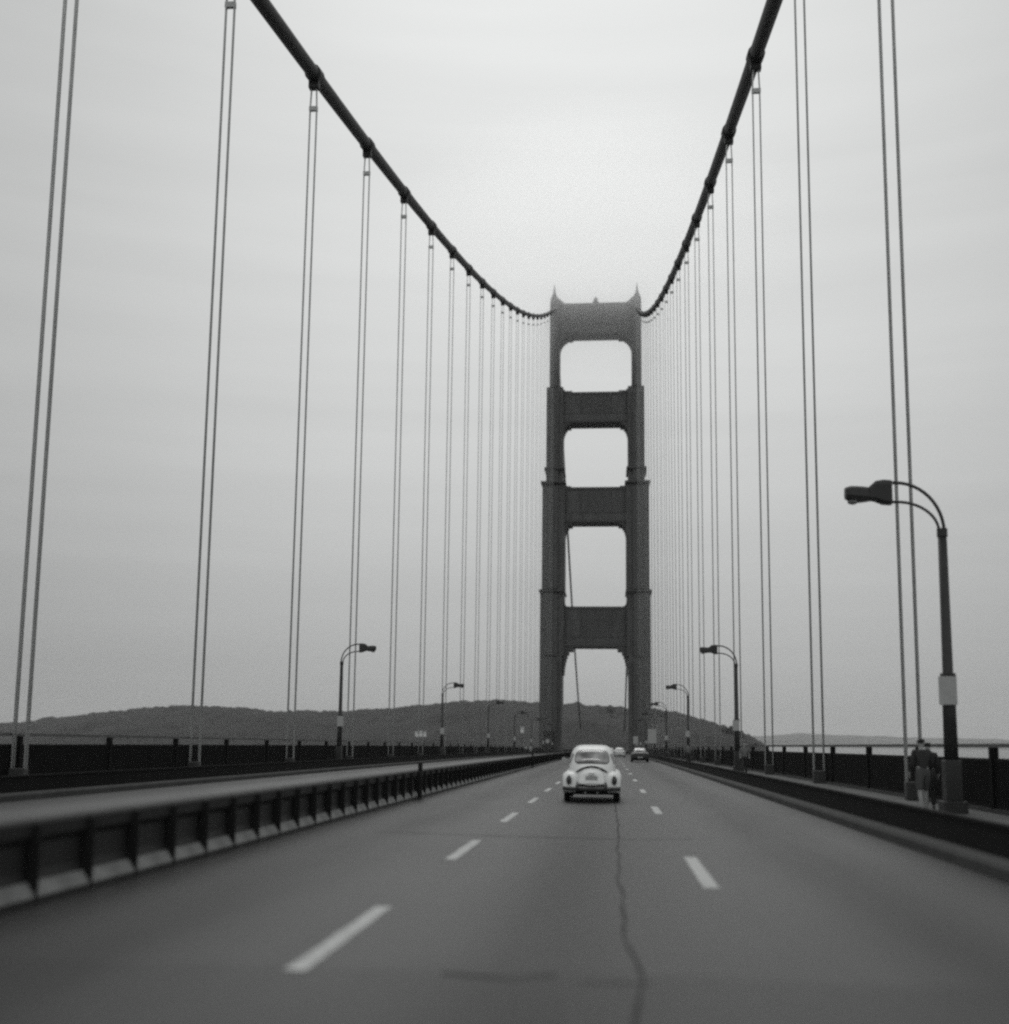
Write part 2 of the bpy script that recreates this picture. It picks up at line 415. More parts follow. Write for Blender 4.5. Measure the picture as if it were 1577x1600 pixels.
# ------------------------------------------------------------------ street lamps
def lamp(sx, y, lab):
    x = sx*12.9; z = dz(y)
    r = empty('street_lamp', (x, y, z), lab, 'street lamp', 'lamps along the bridge sidewalks')
    MB().box(x-.27, x+.27, y-.27, y+.27, z+.022, z+.30).box(x-.19, x+.19, y-.19, y+.19, z+.30, z+1.25).build('pedestal', M['lamp'], r, bevel=.02)
    MB().tube([(x, y, z+1.25), (x, y, z+3.2), (x, y, z+3.25), (x, y, z+6.75)], [.165, .15, .125, .105], 14).build('pole', M['lamp'], r, smooth=True)
    MB().tube([(x, y, z+3.14), (x, y, z+3.30)], .18, 14).tube([(x, y, z+6.62), (x, y, z+6.82)], .125, 14).build('collar', M['lamp'], r)
    # two parallel gooseneck arms
    def arm(x0, z0, rx, rz, xe):
        pts = []
        for i in range(13):
            a = PI/2*i/12
            pts.append((x - sx*(x0 + rx*(1-math.cos(a))), y, z+z0+rz*math.sin(a)))
        pts.append((x - sx*xe, y, z+z0+rz+0.0))
        return pts
    MB().tube(arm(-.05, 6.75, 1.12, 1.22, 1.22), .042, 10).build('arm', M['lamp'], r, smooth=True)
    MB().tube(arm(.07, 6.75, .98, .74, 1.22), .036, 10).build('arm', M['lamp'], r, smooth=True)
    a = x - sx*1.17; c = x - sx*1.62; e = x - sx*2.28
    b = MB()
    b.loft([[(xx, y+yy*w, z+z0+(z1-z0)*t) for yy, t in ((-1, .1), (-.8, 0), (.8, 0), (1, .1), (1, .8), (.7, 1), (-.7, 1), (-1, .8))]
            for xx, w, z0, z1 in ((a, .13, 7.42, 8.02), (a-sx*.2, .17, 7.44, 8.03), (c+sx*.06, .17, 7.52, 8.00), (c-sx*.1, .16, 7.54, 7.86))])
    b.build('gear_housing', M['lamp'], r, bevel=.01)
    b = MB()
    b.loft([[(xx, y+yy*w, z+z0+(z1-z0)*t) for yy, t in ((-1, .3), (-.75, 0), (.75, 0), (1, .3), (.9, .8), (.5, 1), (-.5, 1), (-.9, .8))]
            for xx, w, z0, z1 in ((c-sx*.08, .15, 7.52, 7.85), (c-sx*.3, .2, 7.50, 7.87), (e+sx*.12, .2, 7.53, 7.88), (e, .13, 7.59, 7.85))])
    hd = b.build('lamp_head', M['lamp'], r, bevel=.005)
    b = MB(); nn = 10
    b.loft([[(c-sx*(.34)+(-sx*.12)*math.cos(2*PI*k/nn)*q-sx*.14, y+.15*q*math.sin(2*PI*k/nn), z+zz) for k in range(nn)] for q, zz in ((1.1, 7.51), (1.0, 7.47), (.5, 7.44))])
    b.build('lens', M['lamp_glass'], hd)
    MB().box(x-sx*.28-.0, x+sx*.14, y-.20, y-.175, z+2.55, z+3.22).build('notice_plate', M['plate'], r, bevel=.006)
    return r
l0 = lamp(1, LY0, 'large gooseneck lamp post at the right, nearest of all the lamps')
lr = lamp(-1, LY0+45.72, 'tallest looking gooseneck lamp on the left side, arm reaching right')
near = {1: ['', 'second lamp on the right side, small, arm reaching left over the railing', 'third lamp on the right side, close right of the tower', 'fourth lamp on the right side, tiny, beside the tower foot'],
        -1: ['gooseneck lamp on the left sidewalk just outside the photo', '', 'middle sized lamp on the left side, between the large lamp and the tower', 'third lamp on the left side, tiny against the hill']}
for k in range(1, 8):
    y = LY0+45.72*k
    if abs(y-TY) < 12: continue
    lab = near[1][k] if k < 4 else '%s lamp on the right side counted from the camera, tiny near the tower' % ORD[k]
    dup(l0, (12.9, y, dz(y)), lab)
    if k >= 2:
        lab = near[-1][k] if k < 4 else '%s lamp on the left side counted from the camera, tiny near the tower' % ORD[k-1]
        dup(lr, (-12.9, y, dz(y)), lab)

# ------------------------------------------------------------------ main cables and suspenders
for sx, w in ((-1, 'left'), (1, 'right')):
    ys = arange(-60, TY-6, 7.62) + [TY-3, TY-1.2, TY, TY+1.2, TY+3] + arange(TY+8, TY+343, 12)
    cab = empty('main_cable', (sx*CX, TY, 147), 'thick dark main cable sweeping down from the tower top on the %s' % w, 'cable')
    MB().tube([(sx*CX, yy, cable_z(yy)) for yy in ys], .43, 14).build('strand', M['cable'], cab, smooth=True)
    k = -3; proto = None
    while SY0+SP*k < TY-5:
        yy = SY0+SP*k
        zc = cable_z(yy); sl = (cable_z(yy+.5)-cable_z(yy-.5))
        d = Vector((0, 1, sl)).normalized(); c = Vector((sx*CX, yy, zc))
        b = MB()
        b.tube([c-d*.55, c-d*.5, c+d*.5, c+d*.55], [.45, .53, .53, .45], 14)
        for q in (-.3, 0, .3):
            cc = c+d*q; n = Vector((0, -d.z, d.y))
            b.tube([cc-n*.62, cc-n*.5], .08, 6); b.tube([cc+n*.5, cc+n*.62], .08, 6)
        b.box(sx*CX-.32, sx*CX+.32, yy-.22, yy+.22, zc-.95, zc-.42)
        b.build('cable_band', M['cable'], cab)
        # suspender ropes hang from the band: a thing of its own
        zb = dz(yy)
        idx = k
        if idx >= 0:
            lab = 'pair of suspender ropes under the %s cable, %s from the near edge of the photo' % (w, ORD[idx])
        else:
            lab = 'suspender ropes under the %s cable passing out of the frame above the camera car' % w
        h = empty('suspender', (sx*CX, yy, zb), lab, 'suspender', 'suspender ropes of the bridge')
        for ax in (-.21, .21):
            for ay in (-.07, .07):
                pts = [(sx*CX+ax, yy+ay, zb+.02), (sx*CX+ax, yy+ay, zc-2.3), (sx*CX+ax*.75, yy+ay, zc-.9)]
                MB().tube(pts, .036, 6).build('rope', M['rope'], h, smooth=True)
        MB().box(sx*CX-.27, sx*CX+.27, yy-.1, yy+.1, zc-2.45, zc-2.15).build('spreader', M['rope'], h, bevel=.02)
        MB().box(sx*CX-.26, sx*CX+.26, yy-.15, yy+.15, zb+.03, zb+.55).build('socket', M['steel_trim'], h, bevel=.02)
        k += 1

# ------------------------------------------------------------------ tower
tw = empty('bridge_tower', (0, TY, TZ), 'tall steel suspension bridge tower with four stacked openings straddling the road', 'bridge tower')
SEC = [(-76, 26.5, 10.75, 17.95), (26.5, 48.3, 10.25, 17.95), (48.3, 84.0, 10.1, 17.6), (84.0, 117.0, 10.8, 16.35), (117.0, 147.0, 12.2, 15.4)]
for sx in (-1, 1):
    b = MB()
    for i, (z0, z1, a, c) in enumerate(SEC):
        D = 6.6-.5*i
        b.box(sx*a, sx*c, TY-D, TY+D, z0, z1)
    leg = b.build('leg', M['steel'], tw, bevel=.06)
    b = MB()
    for i, (z0, z1, a, c) in enumerate(SEC):
        D = 6.6-.5*i; zz1 = z1-1.6
        if i < 4:
            ia, ic = 12.35, c-.45
            b.box(sx*ia, sx*ic, TY-D-1.0, TY+D+1.0, z0, zz1)
            mid = (ia+ic)/2
            b.box(sx*(mid-.9), sx*(mid+.9), TY-D-1.35, TY+D+1.35, z0, zz1-1.4)
        else:
            b.box(sx*12.75, sx*14.95, TY-D-.8, TY+D+.8, z0, zz1)
    b.build('pilaster', M['steel'], leg, bevel=.05)
    b = MB()
    for zz, i in ((88.8, 3), (47.6, 1), (84.0, 2)):
        z0, z1, a, c = SEC[i]; D = 6.6-.5*i+1.15; e = .55 if i == 3 else .4
        b.box(sx*(a-e), sx*(c+e), TY-D-e, TY+D+e, zz-.35, zz+.25)
    b.build('flange', M['steel_trim'], leg)
    # cap and spire over the cable saddle
    b = MB()
    b.prism_xz([(sx*p, q) for p, q in ((12.25, 147.003), (15.35, 147.003), (15.3, 148.3), (14.9, 149.3), (14.5, 150.2), (14.3, 151.6), (14.1, 153.6), (13.95, 153.6), (13.75, 151.4), (13.4, 149.9), (12.9, 148.9), (12.3, 148.2))], TY-4.2, TY+4.2)
    b.build('saddle_housing', M['steel'], leg, bevel=.04)
    MB().tube([(sx*14.02, TY, 153.4), (sx*14.02, TY, 154.4)], [.16, .05], 8).build('beacon_mast', M['steel_trim'], leg)
# dark doorway at the foot of the left leg
MB().box(-16.4, -13.2, TY-8.25, TY-7.9, TZ+1.0, TZ+7.2).build('doorway', M['dark'], tw)

def fillet(b, sx, xw, zc, w, h, up, y0, y1, p=2.0, steps=0):
    """corner bracket: fills the corner between the leg face (|x|=xw) and a strut edge z=zc; up=+1 grows upward"""
    pts = [(xw+.3, zc), (xw+.3, zc+up*h)]
    if steps:
        for i in range(steps):
            t0 = i/steps; t1 = (i+1)/steps
            f = lambda t: (1-(1-t)**p)**(1/p) if t < 1 else 1
            zz = h*(1-t0) if i else h
            xs0 = w*(1-(1-(t0)**p)**(1/p)) if t0 < 1 else w
            pts += [(xw-w*(1-math.sqrt(max(0, 1-t0*t0))) - 0, zc+up*h*(1-t0)), (xw-w*(1-math.sqrt(max(0, 1-t1*t1))), zc+up*h*(1-t0))]
            pts[-1] = (xw-w*(1-math.sqrt(max(0, 1-t1*t1))), zc+up*(h*(1-t0)))
        pts.append((xw-w, zc))
    else:
        for i in range(9):
            a = PI/2*i/8
            pts.append((xw-w*(1-math.cos(a)), zc+up*h*(1-math.sin(a))))
    # drop consecutive duplicates
    q = []
    for pt in pts:
        if not q or (abs(q[-1][0]-pt[0])+abs(q[-1][1]-pt[1])) > 1e-4: q.append(pt)
    b.prism_xz([(sx*x, z) for x, z in q], y0, y1)

STR = [(29.4, 42.7, 10.25, 10.0), (70.8, 82.7, 10.1, 10.1), (104.9, 115.5, 10.8, 10.8), (136.0, 146.9, 12.2, None)]
CORN = {0: ((3.0, 9.0, 8), (1.2, 1.6, 0)), 1: ((2.4, 4.6, 7), (2.0, 1.6, 4)), 2: ((2.5, 4.6, 7), (3.0, 2.6, 6)), 3: ((4.4, 5.0, 9), None)}
for i, (z0, z1, a, a2) in enumerate(STR):
    D = 4.6-.35*i; xin = SEC[i+1][2] if i < 3 else 12.2
    b = MB(); xi = min(a, SEC[min(i+1, 4)][2])
    b.box(-xi+.002, xi-.002, TY-D, TY+D, z0, z1)
    (w, h, st), up = CORN[i]
    for sx in (-1, 1):
        b2xw = SEC[{0: 1, 1: 2, 2: 3, 3: 4}[i]][2]
        fillet(b, sx, b2xw, z0+.001, w, h, -1, TY-D+.05, TY+D-.05, steps=st)
        if up:
            xw = {0: 10.1, 1: 10.8, 2: 12.2}[i]
            fillet(b, sx, xw, z1-.001, up[0]+(xw-xi if xw > xi else 0), up[1], 1, TY-D+.05, TY+D-.05, steps=up[2])
    s = b.build('cross_strut', M['steel'], tw)
    t = MB()
    for zz, hh, pr in ((z0+.05, .75, .22), (z0+3.1, .22, .12), (z1-.9, .7, .2)):
        t.box(-xi+.01, xi-.01, TY-D-pr, TY-D, zz, zz+hh)
    for x0 in (-xi+.2, -5.2, 5.0, xi-.9):
        t.box(x0, x0+.5, TY-D-.16, TY-D, z0+3.4, z1-.95)
    n = 11
    for j in range(n):
        x0 = -4.4+8.8*j/(n-1)
        t.box(x0-.12, x0+.12, TY-D-.1, TY-D, z0+3.5, z1-1.1)
    t.build('trim', M['steel_trim'], s)
    if i == 3:
        b = MB()
        for sx in (-1, 1):
            pts = [(12.3, 146.9), (12.3, 149.1)] + [(12.3-3.6*(q/6), 146.9+2.2*(1-q/6)**2.2) for q in range(1, 7)]
            b.prism_xz([(sx*x, z) for x, z in pts], TY-2.6, TY+2.6)
        b.build('parapet', M['steel'], s)
        MB().box(-1.1, 1.1, TY-1.2, TY+1.2, 146.9, 148.3).box(-.75, .75, TY-.9, TY+.9, 148.3, 149.5).box(-.3, .3, TY-.4, TY+.4, 149.5, 150.2).build('beacon_house', M['steel'], s)

# ------------------------------------------------------------------ cars
def se(w, zb, zt, y, n, N=24, waist=0.0):
    """half super-ellipse section from the sill up over the top"""
    pts = []
    for i in range(N+1):
        a = PI*i/N; c, s_ = math.cos(a), math.sin(a)
        x = w*math.copysign(abs(c)**(2/n), c); z = zb+(zt-zb)*abs(s_)**(2/n)
        pts.append((x, y, z))
    return pts

def interp(tab, y):
    for a, b in zip(tab[:-1], tab[1:]):
        if a[0] <= y <= b[0]:
            t = (y-a[0])/(b[0]-a[0]); t2 = t*t*(3-2*t)
            return [p+(q-p)*t2*0.5+(q-p)*t*0.5 for p, q in zip(a[1:], b[1:])]
    return tab[-1][1:] if y > tab[-1][0] else tab[0][1:]

def wheel(b_r, x, y, z, R, W, root):
    t = MB(); prof = [(-W/2, R*.68), (-W/2, R*.92), (-W*.36, R), (W*.36, R), (W/2, R*.92), (W/2, R*.68)]; n = 28
    rings = [[(x+px, y+r*math.cos(2*PI*k/n), z+r*math.sin(2*PI*k/n)) for px, r in prof] for k in range(n)]
    rings.append(rings[0]); t.loft(rings, False)
    wh = t.build('wheel', M['rubber'], root, smooth=True)
    sg = 1 if x > root.location.x else -1
    c = MB(); rr = [(R*.69, .1), (R*.62, .4), (R*.4, .3), (R*.3, .55), (R*.12, .62)]
    c.loft([[(x+sg*W/2*q, y+r*math.cos(2*PI*k/16), z+r*math.sin(2*PI*k/16)) for k in range(16)] for r, q in rr])
    c.build('rim', M['chrome'], wh, smooth=True)
    c = MB(); c.loft([[(x-sg*W/2*.5, y+r*math.cos(2*PI*k/16), z+r*math.sin(2*PI*k/16)) for k in range(16)] for r in (R*.69, R*.1)])
    c.build('wheel_disc', M['rubber'], wh)

def patch(bvh, outline, origin_y, dirv, off, name, mat_, parent, nfill=10, world=None):
    """lay an (x,z)- or (y,z)-outline on a body surface by casting along dirv; returns object"""
    cx = sum(p[0] for p in outline)/len(outline); cz = sum(p[1] for p in outline)/len(outline)
    rings = []
    for q in range(nfill+1):
        t = q/nfill
        ring = []
        for p in outline:
            a, c = cx+(p[0]-cx)*max(t, .02), cz+(p[1]-cz)*max(t, .02)
            if abs(dirv.y) > .5: o = Vector((a, origin_y, c))
            else: o = Vector((origin_y, a, c))
            hit, nrm, _, _ = bvh.ray_cast(o, dirv)
            if hit is None:
                ring.append(ring[-1] if ring else o+dirv*2); continue
            if nrm.dot(dirv) > 0: nrm = -nrm
            ring.append(tuple(hit+nrm*off))
        rings.append(ring)
    b = MB(); b.loft(rings, False)
    b.v = [(v[0]+world.x, v[1]+world.y, v[2]+world.z) for v in b.v]
    b.add([b.v[j] for j in range(len(outline))], [tuple(range(len(outline)))])
    return b.build(name, mat_, parent, smooth=True)

def rrect(x0, x1, z0, z1, r, n=6, top=0.0, bow=0.0):
    """rounded outline; top narrows the upper edge; bow bulges top and bottom edges"""
    pts = []
    for cx, cz, a0 in ((x1-r, z1-r, 0), (x0+r, z1-r, PI/2), (x0+r, z0+r, PI), (x1-r, z0+r, 1.5*PI)):
        for i in range(n+1):
            a = a0+PI/2*i/n; pts.append([cx+r*math.cos(a), cz+r*math.sin(a)])
    out = []
    k = n+1
    seq = []
    for i in range(4):
        seq += pts[i*k:(i+1)*k]
        a, b = pts[(i+1)*k-1], pts[((i+1) % 4)*k]
        for j in range(1, 5): seq.append([a[0]+(b[0]-a[0])*j/5, a[1]+(b[1]-a[1])*j/5])
    xm = (x0+x1)/2; hw = (x1-x0)/2
    for x, z in seq:
        t = (z-z0)/(z1-z0); u = (x-xm)/hw
        out.append((xm+(x-xm)*(1-top*t), z+bow*(1-u*u)))
    return out

def beetle(x, y, lab):
    z = dz(y+1)
    root = empty('vintage_car', (x, y, z), lab, 'car')
    # body tub: (y, halfwidth, bottom, top)
    T = [(0.02, .30, .34, .46), (.10, .40, .31, .60), (.30, .48, .30, .80), (.55, .55, .28, .95), (.80, .60, .27, 1.12), (1.1, .63, .25, 1.34), (1.4, .64, .24, 1.455),
         (1.8, .645, .24, 1.50), (2.2, .645, .24, 1.49), (2.5, .64, .24, 1.42), (2.75, .62, .24, 1.22), (2.92, .61, .25, 1.01), (3.2, .58, .27, .93), (3.5, .48, .30, .82), (3.8, .34, .34, .64), (3.93, .2, .38, .50)]
    rings = []
    yy = T[0][0]
    ys = arange(T[0][0], T[-1][0], .08)
    for q in ys:
        w, zb, zt = interp(T, q)
        rings.append(se(w, zb, zt, q, 2.5+2.6*max(0, min(1, (q-.35)/.8))*max(0, min(1, (3.1-q)/.4)), 36))
    # pull in the greenhouse above the belt
    for r in rings:
        for i, p in enumerate(r):
            if p[2] > .92:
                t = min(1, (p[2]-.92)/.5); r[i] = (p[0]*(1-.035*t), p[1], p[2])
    b = MB(); b.loft(rings, True)
    bvh = BVHTree.FromPolygons([Vector(v) for v in b.v], b.f)
    W = Vector((x, y, z))
    b.v = [(v[0]+x, v[1]+y, v[2]+z) for v in b.v]
    body = b.build('body', M['white'], root, smooth=True)
    md = body.modifiers.new('sub', 'SUBSURF'); md.levels = 1; md.render_levels = 1
    # fenders
    def fender(sx, cy, L, name):
        f = MB(); rr = []
        n = 20
        for i in range(n+1):
            a = PI*(-.06+1.10*i/n)
            ca, sa = math.cos(a), math.sin(a)
            ring = []
            for j in range(13):
                t = PI*j/12
                wx = .25*math.sin(t)**.85; rd = .12*math.cos(t)
                fade = .72+.28*max(0, sa)
                R = (.40+.10*math.sin(t))
                ring.append((x+sx*(.53+wx*fade), y+cy+(R*L+rd*.2)*ca, z+.34+(R+.02)*sa*(.80+.35*math.sin(t*.5)) if sa > 0 else z+.34+(R)*sa*.8))
            rr.append(ring)
        f.loft(rr, False, closed=False)
        return f
    for sx in (-1, 1):
        for cy, L, ln in ((.80, 1.12, .64), (3.18, 1.05, .6)):
            # ellipsoidal shell cut above the wheel opening
            f = MB(); rings2 = []
            nu, nv = 22, 12
            for i in range(nu+1):
                a = PI*i/nu
                ring = []
                for j in range(nv+1):
                    t = PI/2*j/nv          # 0 = rim of arch (outer), pi/2 = against body
                    outx = .79-.30*(1-math.cos(t))**1.2 if t > 0 else .79
                    rad = .385+.15*math.sin(t)
                    ring.append((x+sx*(outx-.02*abs(math.cos(a))), y+cy-rad*1.18*math.cos(a), z+.27+rad*1.02*math.sin(a)))
                for j in range(1, 3):
                    ring.append((x+sx*(.49-.06*j), ring[nv][1], ring[nv][2]-.0))
                ring.insert(0, (x+sx*.76, y+cy-.375*1.15*math.cos(a), z+.26+.37*math.sin(a)))
                rings2.append(ring)
            f.loft(rings2, False, closed=False)
            fo = f.build('fender', M['white'], root, smooth=True)
            so = fo.modifiers.new('solid', 'SOLIDIFY'); so.thickness = .012
            if cy < 1:
                tl = MB(); R0, R1 = .058, .105
                cxx, cyy, czz = x+sx*.60, y+.205, z+.58
                tl.loft([[(cxx+R0*s_*math.cos(2*PI*k/18), cyy+dy, czz+R1*s_*math.sin(2*PI*k/18)+dy*.25) for k in range(18)] for dy, s_ in ((.10, 1.08), (.0, 1.08), (-.015, 1.0), (-.045, .8), (-.055, .4))])
                tl.build('tail_light', M['tail'], fo, smooth=True)
                tr = MB(); ringp = [(cxx+R0*1.15*math.cos(2*PI*k/18), cyy-.004, czz+R1*1.12*math.sin(2*PI*k/18)) for k in range(18)]; ringp.append(ringp[0])
                tr.tube(ringp, .008, 6).build('bezel', M['chrome'], fo, smooth=True)
    # running boards
    for sx in (-1, 1):
        MB().box(x+sx*.56, x+sx*.76, y+1.2, y+2.75, z+.24, z+.29).build('running_board', M['seal'], root, bevel=.01)
    for sx in (-1, 1):
        for cy in (.80, 3.18):
            wheel(None, x+sx*(.665 if cy < 1 else .65), y+cy, z+.32, .325, .165, root)
    # floor pan, dark underside
    MB().box(x-.60, x+.60, y+.35, y+3.5, z+.2, z+.30).build('floor_pan', M['dark'], root)
    # rear window with dark rubber seal
    seal = rrect(-.485, .485, .985, 1.345, .14, 6, .10, .02)
    pane = rrect(-.462, .462, 1.008, 1.322, .125, 6, .10, .02)
    D = Vector((0, 1, 0))
    sl = patch(bvh, seal, -1.0, D, .006, 'rear_window', M['seal'], root, world=W)
    patch(bvh, pane, -1.0, D, .014, 'pane', M['glass'], sl, world=W)
    # side windows
    for sx in (-1, 1):
        for (a0, a1, z0, z1, tp) in ((.98, 1.50, 1.0, 1.26, .35), (1.56, 2.36, 1.0, 1.30, .15)):
            o_ = rrect(a0, a1, z0, z1, .08, 5, tp)
            patch(bvh, o_, sx*2, Vector((-sx, 0, 0)), .008, 'side_window', M['glass_dark'], root, world=W)
    ws = rrect(-.48, .48, 1.08, 1.34, .09, 5, .12)
    patch(bvh, ws, 6, Vector((0, -1, 0)), .008, 'windscreen', M['glass_dark'], root, world=W)
    # engine lid, shut-line and air louvres under the rear window
    lid = rrect(-.38, .38, .46, .84, .15, 6, .25, .04)
    ll = patch(bvh, [(p[0]*1.035, (p[1]-.65)*1.04+.65) for p in lid], -1.0, D, .004, 'engine_lid', M['seal'], root, world=W)
    patch(bvh, lid, -1.0, D, .012, 'lid_skin', M['white'], ll, world=W)
    lv = MB(); pts = []
    for i in range(21):
        u = -1+2*i/20; px = .40*u; pz = .925-.14*u*u
        h, nr, _, _ = bvh.ray_cast(Vector((px, -1, pz)), D)
        if h: pts.append((h.x+x, h.y+y-.012, h.z+z))
    lv.tube(pts, .034, 6).build('air_louvre', M['seal'], root, smooth=True)
    # number plate with lamp housing
    h, nr, _, _ = bvh.ray_cast(Vector((0, -1, .62)), D)
    py = y+h.y-.03
    pl = MB(); pl.box(x-.16, x+.16, py-.012, py, z+.55, z+.70)
    po = pl.build('number_plate', M['plate'], root, bevel=.004)
    MB().box(x-.165, x+.165, py-.006, py+.04, z+.505, z+.548).build('plate_frame', M['seal'], po)
    MB().loft([[(x+q*cx_, py-.05+.03*q, z+zz) for cx_ in (-.09, .09)]+[(x+q*cx_, py+.09, z+zz+.02) for cx_ in (.09, -.09)] for q, zz in ((1, .72), (1, .755), (.6, .785))]).build('plate_lamp', M['white'], root, bevel=.005)
    # bumper with overriders
    bp = MB(); bpts = []
    for i in range(25):
        u = -1+2*i/24; bpts.append((x+.76*u, y-.13+.24*abs(u)**3.2, z+.37))
    rings3 = [[(p[0], p[1]+dy, p[2]+dzv) for dy, dzv in ((0, -.055), (-.028, -.03), (-.03, .03), (0, .055), (.012, .05), (.012, -.05))] for p in bpts]
    bp.loft(rings3); bo = bp.build('bumper', M['bumper'], root, smooth=True)
    for sx in (-1, 1):
        MB().tube([(x+sx*.37, y-.16, z+.30), (x+sx*.37, y-.185, z+.42), (x+sx*.37, y-.16, z+.545)], [.028, .036, .022], 8).build('overrider', M['bumper'], bo, smooth=True)
        MB().box(x+sx*.37-.02, x+sx*.37+.02, y-.12, y+.25, z+.38, z+.43).build('bracket', M['seal'], bo)
        MB().tube([(x+sx*.16, y-.13, z+.265), (x+sx*.16, y+.3, z+.27)], .022, 8).build('exhaust_pipe', M['chrome'], root, smooth=True)
    MB().box(x-.42, x+.42, y+.02, y+.5, z+.25, z+.48).build('rear_valance', M['dark'], root, bevel=.04)
    mr = MB(); mr.tube([(x-.60, y+2.42, z+.98), (x-.78, y+2.40, z+1.06)], .01, 6)
    mo = mr.build('wing_mirror', M['chrome'], root)
    MB().tube([(x-.82, y+2.38, z+1.08), (x-.82, y+2.41, z+1.08)], .062, 12).build('mirror_head', M['chrome'], mo)
    # seats and rear shelf seen through the window are behind the reflective pane
    return root
beetle(4.36, 30.2, 'white vintage rounded two door car seen from behind, driving ahead in the middle lane')

def sedan(x, y, paint, lab, L=4.5, Wd=1.78, H=1.42):
    z = dz(y+2)
    root = empty('sedan', (x, y, z), lab, 'car')
    hw = Wd/2
    T = [(0, hw*.86, .32, .78), (.12, hw*.94, .26, .92), (.6, hw*.98, .22, 1.0), (1.2, hw, .2, 1.0), (2.9, hw, .2, .98), (3.6, hw*.97, .22, .9), (4.2, hw*.92, .25, .78), (4.5, hw*.8, .34, .58)]
    rings = []
    for q in arange(0, 4.5, .15):
        w, zb, zt = interp(T, q); rings.append(se(w, zb, zt, q*L/4.5, 6.0, 20))
    b = MB(); b.loft(rings)
    b.v = [(v[0]+x, v[1]+y, v[2]+z) for v in b.v]
    b.build('body', paint, root, smooth=True)
    C = [(.55, hw*.78, .9, .96), (.95, hw*.74, .9, 1.22), (1.35, hw*.70, .9, H-.03), (1.9, hw*.69, .9, H), (2.5, hw*.70, .9, H-.03), (3.0, hw*.75, .9, 1.15), (3.35, hw*.8, .9, .93)]
    rings = []
    for q in arange(.55, 3.35, .1):
        w, zb, zt = interp(C, q); rings.append(se(w, zb, zt, q*L/4.5, 4.0, 20))
    b = MB(); b.loft(rings); bvh = BVHTree.FromPolygons([Vector(v) for v in b.v], b.f)
    b.v = [(v[0]+x, v[1]+y, v[2]+z) for v in b.v]
    cb = b.build('cabin', paint, root, smooth=True)
    W = Vector((x, y, z)); patch(bvh, rrect(-hw*.62, hw*.62, 1.02, H-.09, .08, 4, .14), -1, Vector((0, 1, 0)), .01, 'rear_window', M['glass'], root, world=W)
    for sx in (-1, 1):
        patch(bvh, rrect(1.0, 2.9, 1.02, H-.10, .1, 4, .3), sx*2, Vector((-sx, 0, 0)), .01, 'side_window', M['glass_dark'], root, world=W)
        MB().box(x+sx*hw*.62, x+sx*hw*.90, y-.025, y+.1, z+.70, z+.86).build('tail_light', M['tail'], root, bevel=.02)
        for cy in (.95, 3.55): wheel(None, x+sx*(hw-.12), y+cy, z+.32, .32, .2, root)
    MB().box(x-hw*.9, x+hw*.9, y-.08, y+.12, z+.34, z+.58).build('bumper', paint, root, bevel=.04)
    MB().box(x-.25, x+.25, y-.095, y-.082, z+.42, z+.54).build('number_plate', M['plate'], root)
    MB().box(x-hw*.85, x+hw*.85, y+.2, y+4.2, z+.18, z+.28).build('floor_pan', M['dark'], root)
    return root
sedan(7.75, 112, M['blackpaint'], 'dark low car in the right lane, right of the white vintage car')
sedan(6.15, 165, M['silver'], 'small pale car far ahead, half hidden behind the white vintage car')
sedan(4.9, 235, M['silver'], 'tiny pale car far ahead at the tower, mostly hidden behind the white vintage car')

# ------------------------------------------------------------------ signs
def sign(x, y, w, zb, zt, lab, name='road_sign'):
    z = dz(y)
    r = empty(name, (x, y, z), lab, 'sign')
    MB().tube([(x, y+.06, z+.17), (x, y+.06, z+zt-.1)], .04, 8).build('post', M['steel_trim'], r)
    MB().box(x-w/2, x+w/2, y, y+.02, z+zb, z+zt).build('plate', M['plate'], r, bevel=.01)
    return r
sign(9.57, 130, .95, 1.9, 3.5, 'pale upright road sign on the right kerb, just right of the tower foot')
sign(9.57, 215, .9, 2.2, 3.6, 'smaller pale road sign in front of the right tower leg')
sign(-9.57, 262, .8, 2.4, 3.3, 'tiny pale sign left of the tower foot')

# ------------------------------------------------------------------ people
def skinned(name, chains, mat_, parent, sub=2):
    """chains: list of lists of (x,y,z,r); a point equal to an existing one joins it"""
    vs = []; rs = []; es = []; key = {}
    def idx(p):
        k = tuple(round(c, 4) for c in p[:3])
        if k not in key: key[k] = len(vs); vs.append(p[:3]); rs.append(p[3])
        return key[k]
    for c in chains:
        for a, b in zip(c[:-1], c[1:]): es.append((idx(a), idx(b)))
    me = bpy.data.meshes.new(name)
    bm = bmesh.new(); lay = bm.verts.layers.skin.new()
    bv = []
    for i, (v, r) in enumerate(zip(vs, rs)):
        w = bm.verts.new(v); w[lay].radius = (r, r); w[lay].use_root = (i == 0); bv.append(w)
    for a_, c_ in set(tuple(sorted(e)) for e in es):
        if a_ != c_: bm.edges.new((bv[a_], bv[c_]))
    bm.to_mesh(me); bm.free()
    me.materials.append(mat_)
    o = bpy.data.objects.new(name, me); COL.objects.link(o); o.parent = parent
    md = o.modifiers.new('skin', 'SKIN'); md.use_smooth_shade = True
    s = o.modifiers.new('sub', 'SUBSURF'); s.levels = sub; s.render_levels = sub
    return o

